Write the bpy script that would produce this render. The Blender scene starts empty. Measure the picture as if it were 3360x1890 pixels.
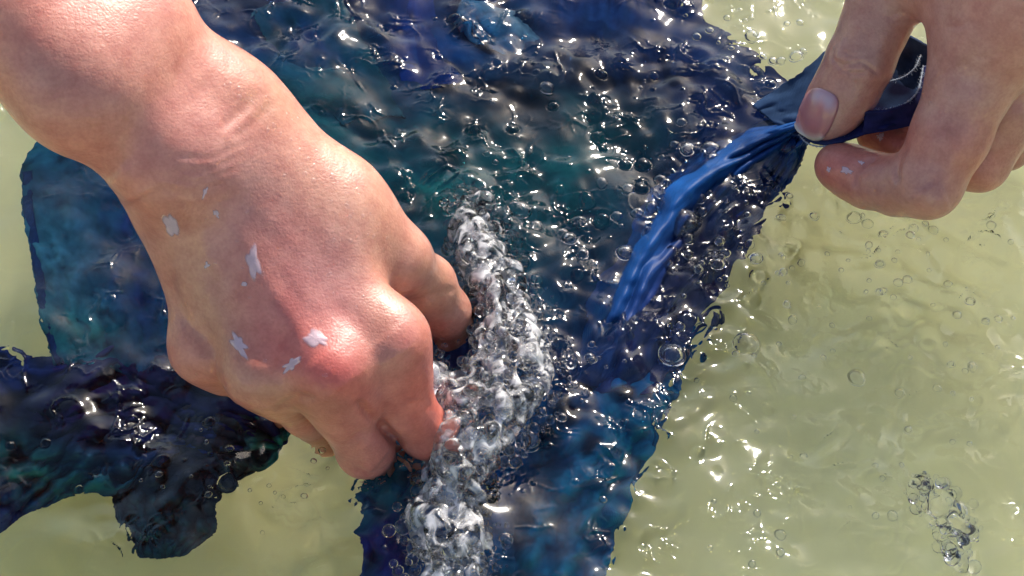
import bpy, math, random
import numpy as np
from mathutils import Vector

random.seed(7)
rng = np.random.default_rng(11)
sc = bpy.context.scene
COL = sc.collection

# ------------------------------------------------------------------ camera
TILT = math.radians(38.0)
DIST = 0.60
PXM = 1.0e-4                       # metres per photo pixel at the aim point
W, H = 3360, 1890
cam = bpy.data.cameras.new('camera')
cam_o = bpy.data.objects.new('camera', cam)
COL.objects.link(cam_o)
sc.camera = cam_o
CAM = np.array([0.0, -DIST * math.sin(TILT), DIST * math.cos(TILT)])
cam_o.location = CAM
cam_o.rotation_euler = (TILT, 0, 0)
cam.sensor_width = 36
cam.lens = 36 * DIST / (W * PXM)
cam.clip_start = 0.01
cam.clip_end = 200

# ------------------------------------------------------------------ sky, sun, exposure
SUN_EL, SUN_AZ = math.radians(37), math.radians(26)      # azimuth measured from +Y towards +X
world = bpy.data.worlds.new('World')
sc.world = world
world.use_nodes = True
wn = world.node_tree.nodes
sky = wn.new('ShaderNodeTexSky')
sky.sky_type = 'NISHITA'
sky.sun_disc = False
sky.sun_elevation = SUN_EL
sky.sun_rotation = SUN_AZ
sky.dust_density = 2.0
world.node_tree.links.new(sky.outputs[0], wn['Background'].inputs[0])
wn['Background'].inputs[1].default_value = 0.15
sun = bpy.data.lights.new('sun', 'SUN')
sun.energy = 5.0
sun.angle = math.radians(0.53)
sun.color = (1.0, 0.93, 0.82)
sun_o = bpy.data.objects.new('sun', sun)
COL.objects.link(sun_o)
LDIR = Vector((math.cos(SUN_EL) * math.sin(SUN_AZ), math.cos(SUN_EL) * math.cos(SUN_AZ), math.sin(SUN_EL)))
sun_o.rotation_euler = LDIR.to_track_quat('Z', 'Y').to_euler()
sun_o.location = LDIR * 3
sc.view_settings.view_transform = 'Standard'
sc.view_settings.look = 'None'
sc.view_settings.gamma = 1
sc.view_settings.exposure = 0.5
sc.cycles.use_denoising = True
sc.cycles.blur_glossy = 0.1
sc.cycles.sample_clamp_indirect = 25
sc.cycles.max_bounces = 12
sc.cycles.transmission_bounces = 10
sc.cycles.diffuse_bounces = 3

# ------------------------------------------------------------------ projection helpers
FWD = np.array([0, math.sin(TILT), -math.cos(TILT)])
RGT = np.array([1.0, 0, 0])
UPV = np.array([0, math.cos(TILT), math.sin(TILT)])


def ray(px, py):
    px = np.asarray(px, float); py = np.asarray(py, float)
    d = FWD * DIST + RGT * ((px - W / 2) * PXM)[..., None] + UPV * ((H / 2 - py) * PXM)[..., None]
    return d / np.linalg.norm(d, axis=-1, keepdims=True)


def at(px, py, z):
    """point in the air seen at photo pixel (px,py) at height z (metres)"""
    d = ray(px, py)
    z = np.asarray(z, float)
    t = (z - CAM[2]) / d[..., 2]
    return CAM + d * t[..., None]


def atw(px, py, z):
    """point under the water: the ray bends at the mean surface z=0"""
    d = ray(px, py)
    t = (0 - CAM[2]) / d[..., 2]
    p = CAM + d * t[..., None]
    eta = 1 / 1.33
    c = -d[..., 2]
    k = 1 - eta * eta * (1 - c * c)
    r = eta * d
    r[..., 2] = r[..., 2] + eta * c - np.sqrt(k)
    z = np.asarray(z, float)
    s = z / r[..., 2]
    q = p + r * s[..., None]
    air = at(px, py, np.broadcast_to(z, np.shape(px)))
    return np.where((z < 0)[..., None] if np.ndim(z) else (z < 0), q, air)


def proj(P):
    v = np.asarray(P) - CAM
    dep = v @ FWD
    return W / 2 + (v @ RGT) / dep * DIST / PXM, H / 2 - (v @ UPV) / dep * DIST / PXM, dep


def pscale(P):
    return ((np.asarray(P) - CAM) @ FWD) / DIST * PXM      # metres per pixel at P


def grf(nx, ny, dx, lam, bw=0.35, aniso=1.0):
    f = np.fft.rfft2(rng.standard_normal((ny, nx)))
    kx = np.fft.rfftfreq(nx, dx); ky = np.fft.fftfreq(ny, dx)
    KX, KY = np.meshgrid(kx, ky)
    k = np.hypot(KX, KY * aniso)
    f *= np.exp(-0.5 * (np.log(np.maximum(k, 1e-9) * lam) / bw) ** 2)
    g = np.fft.irfft2(f, (ny, nx))
    return g / g.std()


def sample(g, u, v):
    """bilinear sample of g (ny,nx) at fractional u (x) and v (y) in 0..1"""
    ny, nx = g.shape
    x = np.clip(u, 0, 0.9999) * (nx - 1); y = np.clip(v, 0, 0.9999) * (ny - 1)
    i = x.astype(int); j = y.astype(int); a = x - i; b = y - j
    return (g[j, i] * (1 - a) * (1 - b) + g[j, i + 1] * a * (1 - b) + g[j + 1, i] * (1 - a) * b + g[j + 1, i + 1] * a * b)


def polydist(px, py, pts):
    """distance in pixels to a polyline, and the parameter 0..1 along it"""
    pts = np.asarray(pts, float)
    seg = np.linalg.norm(np.diff(pts, axis=0), axis=1); cum = np.r_[0, np.cumsum(seg)]
    best = np.full(np.shape(px), 1e9); tt = np.zeros(np.shape(px))
    for k in range(len(pts) - 1):
        a, b = pts[k], pts[k + 1]; ab = b - a
        t = np.clip(((px - a[0]) * ab[0] + (py - a[1]) * ab[1]) / (ab @ ab + 1e-9), 0, 1)
        d = np.hypot(px - a[0] - t * ab[0], py - a[1] - t * ab[1])
        m = d < best
        best = np.where(m, d, best); tt = np.where(m, (cum[k] + t * seg[k]) / cum[-1], tt)
    return best, tt


def resample(pts, n):
    pts = np.asarray(pts, float)
    # smooth the polyline a little with Catmull-Rom
    P = np.vstack([2 * pts[0] - pts[1], pts, 2 * pts[-1] - pts[-2]])
    out = []
    for i in range(1, len(P) - 2):
        for t in np.linspace(0, 1, 16, endpoint=False):
            a, b, c, d = P[i - 1], P[i], P[i + 1], P[i + 2]
            out.append(0.5 * (2 * b + (c - a) * t + (2 * a - 5 * b + 4 * c - d) * t * t + (3 * b - a - 3 * c + d) * t ** 3))
    out.append(pts[-1]); out = np.array(out)
    L = np.r_[0, np.cumsum(np.linalg.norm(np.diff(out[:, :2], axis=0), axis=1))]
    s = np.linspace(0, L[-1], n)
    return np.stack([np.interp(s, L, out[:, k]) for k in range(out.shape[1])], 1)


# ------------------------------------------------------------------ object helpers
def new_mesh(name, verts, faces, material=None, smooth=True):
    me = bpy.data.meshes.new(name)
    me.from_pydata(np.asarray(verts).tolist(), [], np.asarray(faces).tolist() if not isinstance(faces, list) else faces)
    if smooth:
        me.shade_smooth()
    if material:
        me.materials.append(material)
    me.update()
    return me


def link(name, me, parent=None):
    o = bpy.data.objects.new(name, me)
    COL.objects.link(o)
    if parent:
        o.parent = parent
    return o


def tag(o, label=None, cat=None, group=None, kind=None):
    if label: o['label'] = label
    if cat: o['category'] = cat
    if group: o['group'] = group
    if kind: o['kind'] = kind
    return o


def set_col(me, name, cols):
    a = me.color_attributes.new(name, 'FLOAT_COLOR', 'POINT')
    c = np.ones((len(me.vertices), 4), np.float32); c[:, :3] = cols
    a.data.foreach_set('color', c.ravel())


def grid_faces(nu, nv):
    i = np.arange(nu * nv).reshape(nv, nu)
    return np.stack([i[:-1, :-1], i[:-1, 1:], i[1:, 1:], i[1:, :-1]], -1).reshape(-1, 4)


# ------------------------------------------------------------------ materials
class NT:
    def __init__(s, name):
        s.m = bpy.data.materials.new(name); s.m.use_nodes = True
        s.t = s.m.node_tree; s.t.nodes.clear()
        s.out = s.n('OutputMaterial')

    def n(s, typ, **kw):
        nd = s.t.nodes.new('ShaderNode' + typ)
        for k, v in kw.items():
            if k.startswith('_'): setattr(nd, k[1:], v)
            else: nd.inputs[k.replace('__', ' ')].default_value = v
        return nd

    def l(s, a, b): s.t.links.new(a, b)


def mat_water():
    t = NT('water')
    mix = t.n('MixShader'); fr = t.n('Fresnel', IOR=1.333)
    gl = t.n('BsdfGlossy', Roughness=0.10, Color=(1, 1, 1, 1))
    rf = t.n('BsdfRefraction', Roughness=0.0, IOR=1.333, Color=(0.985, 1.0, 0.985, 1))
    tc = t.n('TexCoord'); nz = t.n('TexNoise', Scale=520.0, Detail=2.0); bp = t.n('Bump', Strength=0.04, Distance=0.0006)
    t.l(tc.outputs['Object'], nz.inputs['Vector']); t.l(nz.outputs['Fac'], bp.inputs['Height'])
    for x in (gl, rf, fr): t.l(bp.outputs[0], x.inputs['Normal'])
    t.l(fr.outputs[0], mix.inputs[0]); t.l(rf.outputs[0], mix.inputs[1]); t.l(gl.outputs[0], mix.inputs[2])
    t.l(mix.outputs[0], t.out.inputs[0])
    return t.m


def mat_film():
    """water skin of a bubble"""
    t = NT('bubble_film')
    mix = t.n('MixShader'); fr = t.n('Fresnel', IOR=1.333)
    gl = t.n('BsdfGlossy', Roughness=0.05); rf = t.n('BsdfRefraction', Roughness=0.0, IOR=1.333)
    t.l(fr.outputs[0], mix.inputs[0]); t.l(rf.outputs[0], mix.inputs[1]); t.l(gl.outputs[0], mix.inputs[2])
    t.l(mix.outputs[0], t.out.inputs[0])
    return t.m


def mat_froth():
    """churned water full of tiny air bubbles: clear with a milky share"""
    t = NT('froth')
    mix = t.n('MixShader'); fr = t.n('Fresnel', IOR=1.333)
    gl = t.n('BsdfGlossy', Roughness=0.08); rf = t.n('BsdfRefraction', Roughness=0.02, IOR=1.333)
    df = t.n('BsdfDiffuse', Color=(0.90, 0.90, 0.92, 1)); m2 = t.n('MixShader')
    tc = t.n('TexCoord'); nz = t.n('TexNoise', Scale=210.0, Detail=3.0, Roughness=0.55)
    mr = t.n('MapRange'); mr.inputs[1].default_value = 0.44; mr.inputs[2].default_value = 0.70
    mr.inputs[3].default_value = 0.0; mr.inputs[4].default_value = 0.55
    bp = t.n('Bump', Strength=0.3, Distance=0.0015); nz.inputs['Distortion'].default_value = 0.8
    t.l(tc.outputs['Object'], nz.inputs['Vector']); t.l(nz.outputs['Fac'], mr.inputs[0]); t.l(nz.outputs['Fac'], bp.inputs['Height'])
    for x in (gl, rf): t.l(bp.outputs[0], x.inputs['Normal'])
    t.l(mr.outputs[0], m2.inputs[0]); t.l(rf.outputs[0], m2.inputs[1]); t.l(df.outputs[0], m2.inputs[2])
    t.l(fr.outputs[0], mix.inputs[0]); t.l(m2.outputs[0], mix.inputs[1]); t.l(gl.outputs[0], mix.inputs[2])
    t.l(mix.outputs[0], t.out.inputs[0])
    return t.m


def mat_skin():
    t = NT('wet_skin')
    b = t.n('BsdfPrincipled', Roughness=0.42)
    at_ = t.n('Attribute', _attribute_name='tone')
    tc = t.n('TexCoord')
    n1 = t.n('TexNoise', Scale=170.0, Detail=5.0, Roughness=0.6)
    r1 = t.n('ValToRGB'); r1.color_ramp.elements[0].position = 0.33; r1.color_ramp.elements[1].position = 0.68
    r1.color_ramp.elements[0].color = (0.82, 0.64, 0.64, 1); r1.color_ramp.elements[1].color = (1.08, 1.12, 1.10, 1)
    mu = t.n('Mix', _data_type='RGBA', _blend_type='MULTIPLY'); mu.inputs[0].default_value = 0.75
    n3 = t.n('TexNoise', Scale=900.0, Detail=2.0)
    r3 = t.n('ValToRGB'); r3.color_ramp.elements[0].position = 0.30; r3.color_ramp.elements[1].position = 0.62
    r3.color_ramp.elements[0].color = (0.84, 0.78, 0.76, 1); r3.color_ramp.elements[1].color = (1.03, 1.03, 1.03, 1)
    mu2 = t.n('Mix', _data_type='RGBA', _blend_type='MULTIPLY'); mu2.inputs[0].default_value = 0.55
    t.l(tc.outputs['Object'], n1.inputs['Vector']); t.l(n1.outputs['Fac'], r1.inputs[0])
    t.l(at_.outputs['Color'], mu.inputs[6]); t.l(r1.outputs[0], mu.inputs[7])
    t.l(tc.outputs['Object'], n3.inputs['Vector']); t.l(n3.outputs['Fac'], r3.inputs[0])
    t.l(mu.outputs[2], mu2.inputs[6]); t.l(r3.outputs[0], mu2.inputs[7])
    t.l(mu2.outputs[2], b.inputs['Base Color'])
    # pores and fine cross hatching
    vo = t.n('TexVoronoi', Scale=780.0); vo.feature = 'DISTANCE_TO_EDGE'
    n2 = t.n('TexNoise', Scale=330.0, Detail=5.0, Roughness=0.7)
    t.l(tc.outputs['Object'], vo.inputs['Vector']); t.l(tc.outputs['Object'], n2.inputs['Vector'])
    b1 = t.n('Bump', Strength=0.22, Distance=0.0005); b2 = t.n('Bump', Strength=0.34, Distance=0.0008)
    t.l(vo.outputs['Distance'], b1.inputs['Height']); t.l(n2.outputs['Fac'], b2.inputs['Height'])
    t.l(b1.outputs[0], b2.inputs['Normal']); t.l(b2.outputs[0], b.inputs['Normal'])
    # wet film, patchy
    n4 = t.n('TexNoise', Scale=60.0, Detail=3.0)
    m4 = t.n('MapRange'); m4.inputs[1].default_value = 0.4; m4.inputs[2].default_value = 0.65
    m4.inputs[3].default_value = 0.25; m4.inputs[4].default_value = 0.9
    t.l(tc.outputs['Object'], n4.inputs['Vector']); t.l(n4.outputs['Fac'], m4.inputs[0]); t.l(m4.outputs[0], b.inputs['Coat Weight'])
    b.inputs['Coat Roughness'].default_value = 0.13
    b.inputs['Coat IOR'].default_value = 1.33
    n5 = t.n('TexNoise', Scale=190.0, Detail=3.0, Roughness=0.5); b5 = t.n('Bump', Strength=0.5, Distance=0.0009)
    t.l(tc.outputs['Object'], n5.inputs['Vector']); t.l(n5.outputs['Fac'], b5.inputs['Height']); t.l(b5.outputs[0], b.inputs['Coat Normal'])
    b.inputs['Subsurface Weight'].default_value = 0.35
    b.inputs['Subsurface Radius'].default_value = (1.0, 0.35, 0.2)
    b.inputs['Subsurface Scale'].default_value = 0.0035
    t.l(b.outputs[0], t.out.inputs[0])
    return t.m


def mat_nail():
    t = NT('fingernail')
    b = t.n('BsdfPrincipled', Roughness=0.28)
    b.inputs['Coat Weight'].default_value = 0.4
    a = t.n('Attribute', _attribute_name='tone')
    t.l(a.outputs['Color'], b.inputs['Base Color'])
    tc = t.n('TexCoord'); nz = t.n('TexNoise', Scale=700.0, Detail=3.0); bp = t.n('Bump', Strength=0.08, Distance=0.0004)
    t.l(tc.outputs['Object'], nz.inputs['Vector']); t.l(nz.outputs['Fac'], bp.inputs['Height']); t.l(bp.outputs[0], b.inputs['Normal'])
    b.inputs['Subsurface Weight'].default_value = 0.2; b.inputs['Subsurface Scale'].default_value = 0.002
    t.l(b.outputs[0], t.out.inputs[0])
    return t.m


def mat_cloth(name, rough=0.75, coat=0.0):
    t = NT(name)
    b = t.n('BsdfPrincipled', Roughness=rough)
    b.inputs['Sheen Weight'].default_value = 0.0
    b.inputs['Coat Weight'].default_value = coat; b.inputs['Coat Roughness'].default_value = 0.2
    a = t.n('Attribute', _attribute_name='dye_shade')
    tc = t.n('TexCoord')
    w1 = t.n('TexWave', Scale=700.0, Distortion=1.5); w1.bands_direction = 'X'
    w2 = t.n('TexWave', Scale=700.0, Distortion=1.5); w2.bands_direction = 'Y'
    ad = t.n('Math', _operation='ADD')
    for w_ in (w1, w2): t.l(tc.outputs['Object'], w_.inputs['Vector'])
    t.l(w1.outputs['Fac'], ad.inputs[0]); t.l(w2.outputs['Fac'], ad.inputs[1])
    b.inputs['Specular IOR Level'].default_value = 0.0
    bp = t.n('Bump', Strength=0.15, Distance=0.0004); t.l(ad.outputs[0], bp.inputs['Height']); t.l(bp.outputs[0], b.inputs['Normal'])
    nz = t.n('TexNoise', Scale=240.0, Detail=6.0, Roughness=0.7)
    rp = t.n('ValToRGB'); rp.color_ramp.elements[0].position = 0.32; rp.color_ramp.elements[1].position = 0.7
    rp.color_ramp.elements[0].color = (0.75, 0.75, 0.78, 1); rp.color_ramp.elements[1].color = (1.2, 1.2, 1.2, 1)
    mu = t.n('Mix', _data_type='RGBA', _blend_type='MULTIPLY'); mu.inputs[0].default_value = 0.8
    t.l(tc.outputs['Object'], nz.inputs['Vector']); t.l(nz.outputs['Fac'], rp.inputs[0])
    t.l(a.outputs['Color'], mu.inputs[6]); t.l(rp.outputs[0], mu.inputs[7]); t.l(mu.outputs[2], b.inputs['Base Color'])
    t.l(b.outputs[0], t.out.inputs[0])
    return t.m


def mat_plain(name, color, rough=0.5, noise=30.0, amt=0.12, bump=0.0):
    t = NT(name)
    b = t.n('BsdfPrincipled', Roughness=rough)
    tc = t.n('TexCoord'); nz = t.n('TexNoise', Scale=noise, Detail=5.0, Roughness=0.6)
    rp = t.n('ValToRGB'); c = np.array(color)
    rp.color_ramp.elements[0].position = 0.3; rp.color_ramp.elements[1].position = 0.7
    rp.color_ramp.elements[0].color = (*(c * (1 - amt)), 1); rp.color_ramp.elements[1].color = (*np.minimum(c * (1 + amt), 0.95), 1)
    t.l(tc.outputs['Object'], nz.inputs['Vector']); t.l(nz.outputs['Fac'], rp.inputs[0]); t.l(rp.outputs[0], b.inputs['Base Color'])
    if bump:
        bp = t.n('Bump', Strength=bump, Distance=0.001); t.l(nz.outputs['Fac'], bp.inputs['Height']); t.l(bp.outputs[0], b.inputs['Normal'])
    t.l(b.outputs[0], t.out.inputs[0])
    return t.m


def mat_bead():
    t = NT('water_bead')
    mix = t.n('MixShader', Fac=0.08); tr = t.n('BsdfTransparent', Color=(1, .985, .97, 1)); gl = t.n('BsdfGlossy', Roughness=0.09)
    t.l(tr.outputs[0], mix.inputs[1]); t.l(gl.outputs[0], mix.inputs[2]); t.l(mix.outputs[0], t.out.inputs[0])
    return t.m


M_BEAD = mat_bead()
M_WATER = mat_water(); M_FILM = mat_film(); M_FROTH = mat_froth()
M_SKIN = mat_skin(); M_NAIL = mat_nail()
M_CLOTH = mat_cloth('dyed_cloth'); M_SOAKED = mat_cloth('soaked_cloth', 0.4); [q for q in M_SOAKED.node_tree.nodes if q.type == 'BSDF_PRINCIPLED'][0].inputs['Specular IOR Level'].default_value = 0.11; M_WETCLOTH = mat_cloth('dyed_cloth_in_air', 0.95, 0.0)
M_TUB = mat_plain('pale_green_enamel', (0.89, 0.83, 0.43), 0.45, 18.0, 0.09)
M_GROUND = mat_plain('paving', (0.30, 0.28, 0.25), 0.9, 12.0, 0.3, 0.4)
M_FRAY = mat_plain('frayed_thread', (0.22, 0.26, 0.33), 0.8, 400.0, 0.3)
M_FLECK = mat_plain('pale_lilac', (0.62, 0.48, 0.53), 0.3, 300.0, 0.1, 0.3)  # pale lilac colour of the flecks on the skin
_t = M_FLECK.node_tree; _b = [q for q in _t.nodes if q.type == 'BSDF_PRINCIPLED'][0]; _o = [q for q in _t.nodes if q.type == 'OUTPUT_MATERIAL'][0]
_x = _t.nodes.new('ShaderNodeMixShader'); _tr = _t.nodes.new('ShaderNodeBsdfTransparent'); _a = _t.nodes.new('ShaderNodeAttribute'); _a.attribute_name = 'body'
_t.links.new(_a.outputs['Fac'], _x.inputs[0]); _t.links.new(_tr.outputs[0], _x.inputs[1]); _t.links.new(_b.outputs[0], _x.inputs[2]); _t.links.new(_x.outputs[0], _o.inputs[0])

# ------------------------------------------------------------------ ground and basin
GZ = -0.072
g = link('ground', new_mesh('ground', [(-40, -40, GZ - 0.012), (40, -40, GZ - 0.012), (40, 40, GZ - 0.012), (-40, 40, GZ - 0.012)], [[0, 1, 2, 3]], M_GROUND))
tag(g, kind='structure')


def make_basin():
    hw, hh, top, rad = 0.62, 0.50, 0.035, 0.08
    n = 10

    def ring(hw_, hh_, r_, z):
        out = []
        for cx, cy, a0 in ((1, 1, 0), (-1, 1, 90), (-1, -1, 180), (1, -1, 270)):
            for k in range(n):
                a = math.radians(a0 + 90 * k / (n - 1))
                out.append((cx * (hw_ - r_) + r_ * math.cos(a), cy * (hh_ - r_) + r_ * math.sin(a), z))
        return out
    prof = [(hw - 0.06, hh - 0.06, rad, GZ + 0.006)]
    for k in range(1, 7):                                     # rounded foot of the wall
        a = math.radians(15 * k)
        prof.append((hw - 0.06 + 0.03 * math.sin(a), hh - 0.06 + 0.03 * math.sin(a), rad, GZ + 0.006 + 0.03 * (1 - math.cos(a))))
    prof += [(hw - 0.012, hh - 0.012, rad, top - 0.006), (hw, hh, rad, top), (hw + 0.018, hh + 0.018, rad, top), (hw + 0.020, hh + 0.020, rad, top - 0.012)]
    out_prof = [(hw + 0.002, hh + 0.002, rad, top - 0.010), (hw - 0.02, hh - 0.02, rad, GZ - 0.008)]
    rings = [ring(*p) for p in prof + out_prof]
    m = len(rings[0])
    v = [p for r in rings for p in r]; f = [list(range(m))]
    for i in range(len(rings) - 1):
        for k in range(m):
            f.append([i * m + k, i * m + (k + 1) % m, (i + 1) * m + (k + 1) % m, (i + 1) * m + k])
    f.append(list(range((len(rings) - 1) * m, len(rings) * m))[::-1])
    me = new_mesh('basin', v, f, M_TUB, True)
    me.polygons[0].use_smooth = False; me.polygons[len(f) - 1].use_smooth = False
    for e in me.edges:
        if e.vertices[0] < m and e.vertices[1] < m: e.use_edge_sharp = True
    o = link('basin', me)
    tag(o, 'pale green basin holding the rinsing water and the dyed cloths', 'basin')


make_basin()

# ------------------------------------------------------------------ water surface
DX = 0.00045
FX, FY = 0.46, 0.34                # finely modelled area
FYC = 0.012
NX, NY = int(FX / DX), int(FY / DX)
xs = (np.arange(NX) - (NX - 1) / 2) * DX
ys = (np.arange(NY) - (NY - 1) / 2) * DX + FYC
WX, WY = np.meshgrid(xs, ys)
WPX, WPY, _ = proj(np.stack([WX, WY, np.zeros_like(WX)], -1))


def blob(px, py, cx, cy, sx, sy=None, ang=0.0):
    sy = sy or sx
    c, s = math.cos(math.radians(ang)), math.sin(math.radians(ang))
    dx, dy = px - cx, py - cy
    return np.exp(-0.5 * (((dx * c + dy * s) / sx) ** 2 + ((-dx * s + dy * c) / sy) ** 2))


def make_water():
    chop = 0.58 + 0 * WX
    for cx, cy, sx, sy, a in ((1700, 250, 520, 260, .75), (1900, 700, 420, 320, .9), (2200, 950, 260, 260, .6), (1500, 1300, 260, 450, .7),
                              (650, 1450, 260, 180, .8), (1050, 1750, 220, 160, .6), (2450, 120, 200, 160, .4), (2750, 850, 450, 320, .6),
                              (2850, 1350, 600, 400, .7), (3100, 1650, 160, 160, .5), (300, 1150, 260, 120, .35),
                              (-50, 600, 260, 380, -.26), (200, 1800, 260, 180, -.3), (3050, 1000, 350, 300, .6), (1050, 1700, 200, 200, .4), (260, 850, 200, 260, -.2)):
        chop = chop + a * blob(WPX, WPY, cx, cy, sx, sy)
    chop = np.clip(chop * np.clip(0.82 + 0.42 * grf(NX, NY, DX, 0.075, .4), .25, 1.5), 0.1, 1.7)
    g1 = grf(NX, NY, DX, 0.045); g2 = grf(NX, NY, DX, 0.016, .4); g3 = grf(NX, NY, DX, 0.0075, .4); g4 = grf(NX, NY, DX, 0.0036, .3)
    rid = np.clip(1 - np.abs(grf(NX, NY, DX, 0.026, .5)) * 2.4, 0, 1) ** 2; rid2 = np.clip(1 - np.abs(grf(NX, NY, DX, 0.013, .5)) * 2.4, 0, 1) ** 2
    gate = np.clip(0.24 + 0.85 * grf(NX, NY, DX, 0.028, .5), 0, 1.7)
    h = 0.0010 * g1 + chop * (0.00038 * g2 + gate * (0.00008 * g3 + 0.00002 * g4 + 0.00090 * rid + 0.00050 * rid2))
    # the splash pushes the water up along its course
    d, t = polydist(WPX, WPY, [(1540, 640), (1650, 900), (1720, 1180), (1560, 1420), (1470, 1620), (1480, 1900)])
    h += 0.004 * np.exp(-(d / 170) ** 2)
    # air bubbles just under the skin: small round domes with a sharp foot
    dens = 0.12 + 0 * WX
    for cx, cy, sx, sy, a in ((1900, 300, 380, 180, .8), (2250, 800, 300, 260, 1.), (1650, 1100, 200, 450, 1.), (2650, 900, 300, 260, .9), (2480, 150, 220, 130, 1.),
                              (3100, 1100, 300, 400, .45), (700, 1500, 200, 160, .7), (2700, 1500, 400, 300, .35)):
        dens = dens + a * blob(WPX, WPY, cx, cy, sx, sy)
    flat = (dens * (WPX > -150) * (WPX < W + 150)).ravel(); flat = np.cumsum(flat); flat /= flat[-1]
    for idx in np.searchsorted(flat, rng.random(260)):
        j, i = divmod(int(idx), NX)
        r = 0.0007 + 0.0022 * rng.random() ** 3
        n = int(r * 1.5 / DX) + 2
        sl = (slice(max(j - n, 0), j + n + 1), slice(max(i - n, 0), i + n + 1))
        dd = np.hypot(WX[sl] - xs[i], WY[sl] - ys[j]) / r
        e = 0.45 + 0.3 * rng.random()
        h[sl] += r * e * np.sqrt(np.clip(1 - dd * dd, 0, 1)) - r * 0.22 * np.exp(-((dd - 1.05) / 0.22) ** 2)
    edge = np.minimum(np.minimum(WX - xs[0], xs[-1] - WX), np.minimum(WY - ys[0], ys[-1] - WY))
    h *= np.clip(edge / 0.01, 0, 1)
    ox = np.array([-0.60, -0.48, -0.36, -0.28]); oy = np.array([-0.48, -0.38, -0.29, -0.21])
    X = np.r_[ox, xs, -ox[::-1]]; Y = np.r_[oy, ys, -oy[::-1]]
    hh = np.zeros((len(Y), len(X))); hh[len(oy):-len(oy), len(ox):-len(ox)] = h
    GX, GY = np.meshgrid(X, Y)
    me = new_mesh('water', np.stack([GX, GY, hh], -1).reshape(-1, 3), grid_faces(len(X), len(Y)), M_WATER)
    tag(link('water', me), kind='structure')
    return h


WH = make_water()


def water_z(P):
    u = (P[..., 0] - xs[0]) / (xs[-1] - xs[0]); v = (P[..., 1] - ys[0]) / (ys[-1] - ys[0])
    return sample(WH, u, v)


# ------------------------------------------------------------------ cloths
NAVY = (0.009, 0.024, 0.130); TEAL = (0.012, 0.105, 0.145); BLUE = (0.006, 0.090, 0.340); VIO = (0.016, 0.014, 0.042)
DARK = (0.006, 0.007, 0.022); GREEN = (0.014, 0.135, 0.140); SLATE = (0.045, 0.090, 0.200); LIGHT = (0.05, 0.20, 0.32)


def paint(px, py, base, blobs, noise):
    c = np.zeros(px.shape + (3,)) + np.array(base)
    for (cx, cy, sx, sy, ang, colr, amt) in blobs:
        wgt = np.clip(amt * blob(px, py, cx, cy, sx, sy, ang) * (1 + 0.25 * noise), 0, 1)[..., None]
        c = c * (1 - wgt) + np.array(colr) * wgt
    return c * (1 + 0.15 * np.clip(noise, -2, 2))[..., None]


def cloth(name, A, B, nu, nv, zfun, base, blobs, label, thick=0.0009, ragged=2.0, mat=None, air=False, parent=None, lam=(0.12, 0.03)):
    """a sheet spanned between edge A and edge B (photo pixels), z given by zfun(px,py,u,v,n1,n2)"""
    a = resample(A, nv); b = resample(B, nv)
    u = np.linspace(0, 1, nu); v = np.linspace(0, 1, nv); U, V = np.meshgrid(u, v)
    n1 = grf(nu, nv, 1.0 / nu, lam[0] * 1.6, .5); n2 = grf(nu, nv, 1.0 / nu, lam[1] * 2, .4); n3 = grf(nu, nv, 1.0 / nu, .05, .5)
    px = a[:, None, 0] * (1 - U) + b[:, None, 0] * U; py = a[:, None, 1] * (1 - U) + b[:, None, 1] * U
    ew = ragged * np.exp(-np.minimum(np.minimum(U, 1 - U), np.minimum(V, 1 - V)) / .02)
    px = px + ew * n3; py = py + ew * n1
    z = zfun(px, py, U, V, n1, n2)
    P = at(px, py, z) if air else atw(px, py, z)
    P[..., 2] = np.maximum(P[..., 2], GZ + 0.0075)
    me = new_mesh(name, P.reshape(-1, 3), grid_faces(nu, nv), mat or M_CLOTH)
    set_col(me, 'dye_shade', paint(px, py, base, blobs, n2 * .25 + n1 * .7).reshape(-1, 3))  # dye colour, with shade painted into one crease and one hollow
    o = link(name, me, parent)
    md = o.modifiers.new('thickness', 'SOLIDIFY'); md.thickness = thick; md.offset = 0
    if label: tag(o, label, 'cloth')
    return o, a, b


def ridge(px, py, pts, w, h):
    d, t = polydist(px, py, pts)
    return h * np.exp(-(d / w) ** 2) * (0.65 + 0.35 * np.cos(t * 5))


def edge_drop(U, V, w=0.06, su=(1, 1), sv=(1, 1)):
    e = 1.0
    if su[0]: e = e * (1 - np.exp(-U / w))
    if su[1]: e = e * (1 - np.exp(-(1 - U) / w))
    if sv[0]: e = e * (1 - np.exp(-V / w))
    if sv[1]: e = e * (1 - np.exp(-(1 - V) / w))
    return e


# teal panel under the forearm
def z_panel(px, py, U, V, n1, n2):
    return -0.010 - 0.006 * V + 0.0009 * n1 + 0.0002 * n2 + ridge(px, py, [(330, 640), (380, 900), (440, 1150)], 60, 0.004) - 0.001 * np.exp(-U / .05)


panel, pa, pb = cloth('dyed_cloth', [(150, 440), (70, 545), (78, 640), (90, 780), (118, 960), (150, 1100), (182, 1200)],
                      [(700, 430), (740, 600), (740, 800), (730, 950), (720, 1050), (710, 1150), (700, 1230)], 110, 120, z_panel, (0.012, 0.100, 0.175),
                      [(240, 820, 110, 160, 0, LIGHT, .55), (200, 980, 90, 80, 0, (0.03, .15, .24), .6), (450, 900, 90, 300, -12, (.008, .03, .13), .9), (240, 600, 200, 60, 0, (0.008, .05, .12), .7),
                       (220, 1090, 120, 60, 0, GREEN, .7)],
                      'flat teal cloth panel with a straight dark hem, under the forearm')


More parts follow.
